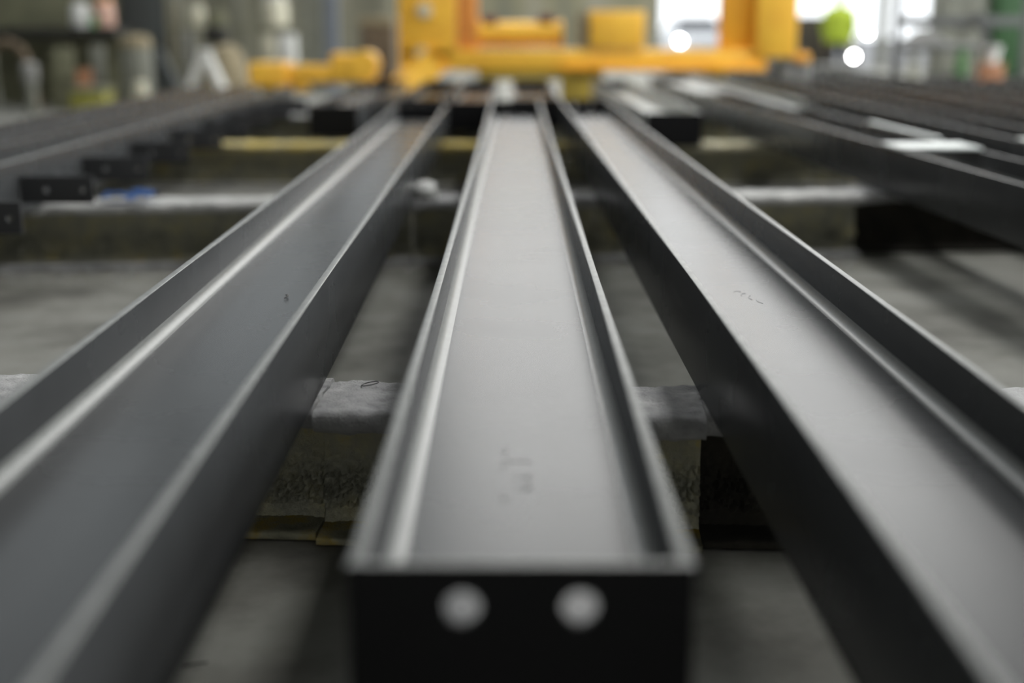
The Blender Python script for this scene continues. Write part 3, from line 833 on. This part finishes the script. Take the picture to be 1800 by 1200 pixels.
# covered bench, tins and rack frame on the right
x_, z_, s_ = at(17.5)
t = thing('work_table', 'table heaped with pale grey sheets, right of the glowing discs', 'table', (x_(1650), 17.5 , 0))
for px in (1592, 1712):
    for dy in (-.35, .35):
        bm = new(); box(bm, x_(px) - x_(1650) - .04, x_(px) - x_(1650) + .04, dy - .04, dy + .04, 0, .80); obj('leg', bm, 'olive', t)
bm = new(); box(bm, x_(1582) - x_(1650), x_(1722) - x_(1650), -.42, .42, .80, .86, .006); obj('table_top', bm, 'grey', t)
bm = new()
nx, ny = 40, 16
g = []
for i in range(nx + 1):
    col = []
    for k in range(ny + 1):
        u, v = i / nx, k / ny
        x = x_(1580) - x_(1650) + (142 * s_) * u; y = -.45 + .9 * v
        z = .875 + .20 * math.exp(-((u - .28) / .22) ** 2) * math.sin(math.pi * min(1, v * 1.0)) + .06 * abs(noise.noise(Vector((x * 4, y * 4, 2))))
        if k == 0 or i in (0, nx): z -= .01
        col.append(bm.verts.new((x, y, z)))
    g.append(col)
for i in range(nx):
    for k in range(ny): bm.faces.new((g[i][k], g[i + 1][k], g[i + 1][k + 1], g[i][k + 1]))
bmesh.ops.solidify(bm, geom=bm.faces[:], thickness=.008)
tag(obj('plastic_sheet', bm, 'pale_grey', None, (x_(1650), 17.5, 0), angle=80), 'crumpled pale grey sheet draped over the table on the right', 'sheet')
jar('container', 'narrow green container on the floor in front of the covered table', 'container', 1690, 16.4, 86, 204, 22, 'green')
x_, z_, s_ = at(15.2)
t = thing('brown_box', 'brown box on the floor in front of the grey rack frame', 'box', (x_(1742), 15.2, 0))
bm = new(); box(bm, -.12, .12, -.12, .12, 0, z_(114), .01); obj('body', bm, 'rust', t)
bm = new(); box(bm, -.13, .13, -.13, .13, z_(114), z_(110), .004); obj('lid', bm, 'rust', t)
t = thing('paint_pail', 'off-white pail standing on the brown box', 'pail', (x_(1742), 15.2, z_(110)))
bm = new(); lathe(bm, [(.075, 0), (.10, .15), (.115, .19), (.12, .20), (.108, .20), (.07, .02)]); obj('body', bm, 'white', t)
bm = new(); sweep(bm, [(.115 * math.cos(a), -.02 - .10 * math.sin(a) * .3, .19 - .09 * math.sin(a)) for a in [math.pi * i / 12 for i in range(13)]], .004, 6); obj('handle', bm, 'grey', t)
x_, z_, s_ = at(14.9)
t = thing('rack_frame', 'grey tubular rack frame with a diagonal brace at the right edge', 'frame', (x_(1720), 15.9, 0))
x_, z_, s_ = at(15.9)
def rx(p): return x_(p) - x_(1720)
for px in (1625, 1850):
    bm = new(); box(bm, rx(px) - .04, rx(px) + .04, -.04, .04, 0, z_(-40), .005); obj('upright', bm, 'grey', t)
for py in (38,):
    bm = new(); box(bm, rx(1625), rx(1850), -.035, .035, z_(py) - .06, z_(py) + .06, .006); obj('rail', bm, 'grey', t)
bm = new(); sq_bar(bm, (rx(1758), -.06, z_(24)), (rx(1822), -.06, z_(150)), .09, .05, .006); obj('diagonal_brace', bm, 'grey', t)
x_, z_, s_ = at(21)
t = thing('cabinet', 'tall tan cabinet right of the bright openings', 'cabinet', (x_(1676), 21, 0))
w_ = 38 * s_
bm = new(); box(bm, -w_, w_, -.3, .3, 0, 2.1, .01); obj('body', bm, 'grey_green', t)
for s in (-1, 1):
    bm = new(); box(bm, s * w_ / 2 - w_ * .47, s * w_ / 2 + w_ * .47, -.325, -.3, .08, 2.05, .004); d = obj('door', bm, 'grey_green', t)
    bm = new(); bar(bm, (s * .05, -.34, 1.0), (s * .05, -.34, 1.15), .012, .012, 8); obj('handle', bm, 'black', d)
t = thing('cabinet', 'dark green cabinet at the right edge behind the rack frame', 'cabinet', (x_(1757), 21, 0))
w_ = 26 * s_
bm = new(); box(bm, -w_, w_, -.3, .3, 0, 2.0, .01); obj('body', bm, 'dark_green', t)
bm = new(); box(bm, -w_ * .95, w_ * .95, -.325, -.3, .08, 1.95, .004); d = obj('door', bm, 'dark_green', t)
bm = new(); bar(bm, (-.3, -.34, 1.0), (-.3, -.34, 1.15), .012, .012, 8); obj('handle', bm, 'black', d)
t = thing('pallet_stack', 'dark crate stack left of the person', 'crate', (at(27)[0](1420), 27, 0))
bm = new(); box(bm, -.40, .42, -.4, .4, .12, 1.30, .02); obj('body', bm, 'dark_crate', t)
for s in (-.45, -.15, .15):
    bm = new(); box(bm, s - .05, s + .05, -.4, .4, 0, .12, .005); obj('skid', bm, 'brown', t)
x_, z_, s_ = at(16.0)
t = thing('concrete_block', 'pale block on the floor beyond the right field of beams', 'block', (x_(1525) + .75, 20.9, 0))
bm = new(); box(bm, -.26, .26, -.2, .2, 0, .50, .02); obj('body', bm, 'pale_grey', t)
bm = new(); box(bm, -.28, .28, -.22, .22, .50, .53, .006); obj('cap', bm, 'pale_grey', t)

# ================================================================ small marks and crumbs
mk = new()
for x0, x1, y0, y1 in ((-.022, -.012, 2.075, 2.10), (-.022, .028, 2.03, 2.04), (-.022, -.014, 2.0, 2.03), (.0, .026, 1.95, 1.958), (.018, .026, 1.90, 1.958), (.0, .026, 1.90, 1.908), (-.022, -.010, 1.85, 1.875)):
    box(mk, x0, x1, y0, y1, 0, .0006)
mk_o = obj('chalk_mark', mk, 'mark', [c for c in B_M.children if c.name.startswith('web')][0], None, smooth=False)
mk_o.location = (-.0076, -B_M.location.y, BH / 2 + TW / 2)
mk_o['label'] = 'faint grey chalk marks'
mk = new()
for i in range(4):
    sweep(mk, [(.014 * i + .012 * math.cos(a), -.035 * i + (.02 + .004 * i) * math.sin(a), .0005) for a in [R(40 + 12 * k + 30 * i) for k in range(12)]], .0004, 6)
mk_o = obj('scribed_mark', mk, 'steel', [c for c in B_R.children if c.name.startswith('web')][0], None)
mk_o.location = (-.012, 3.42 - B_R.location.y, BH / 2 + TW / 2)
bm = new()
rnd = random.Random(3)
for k in range(420):
    x = rnd.uniform(-3.3, 1.7); u = rnd.random() ** 2
    y = 6.43 + S2 * x - .17 - .35 * u
    r = rnd.uniform(.004, .016) * (1 - .5 * u)
    bmesh.ops.create_icosphere(bm, subdivisions=1, radius=r, matrix=Matrix.Translation((x, y, r * .5)) @ Matrix.Diagonal((1.3, 1, .6, 1)))
o = tag(obj('paint_crumbs', bm, 'crust_pale', None, None, False), 'crumbs of dried paint on the floor before the second row of rails', 'crumbs')
o['kind'] = 'stuff'
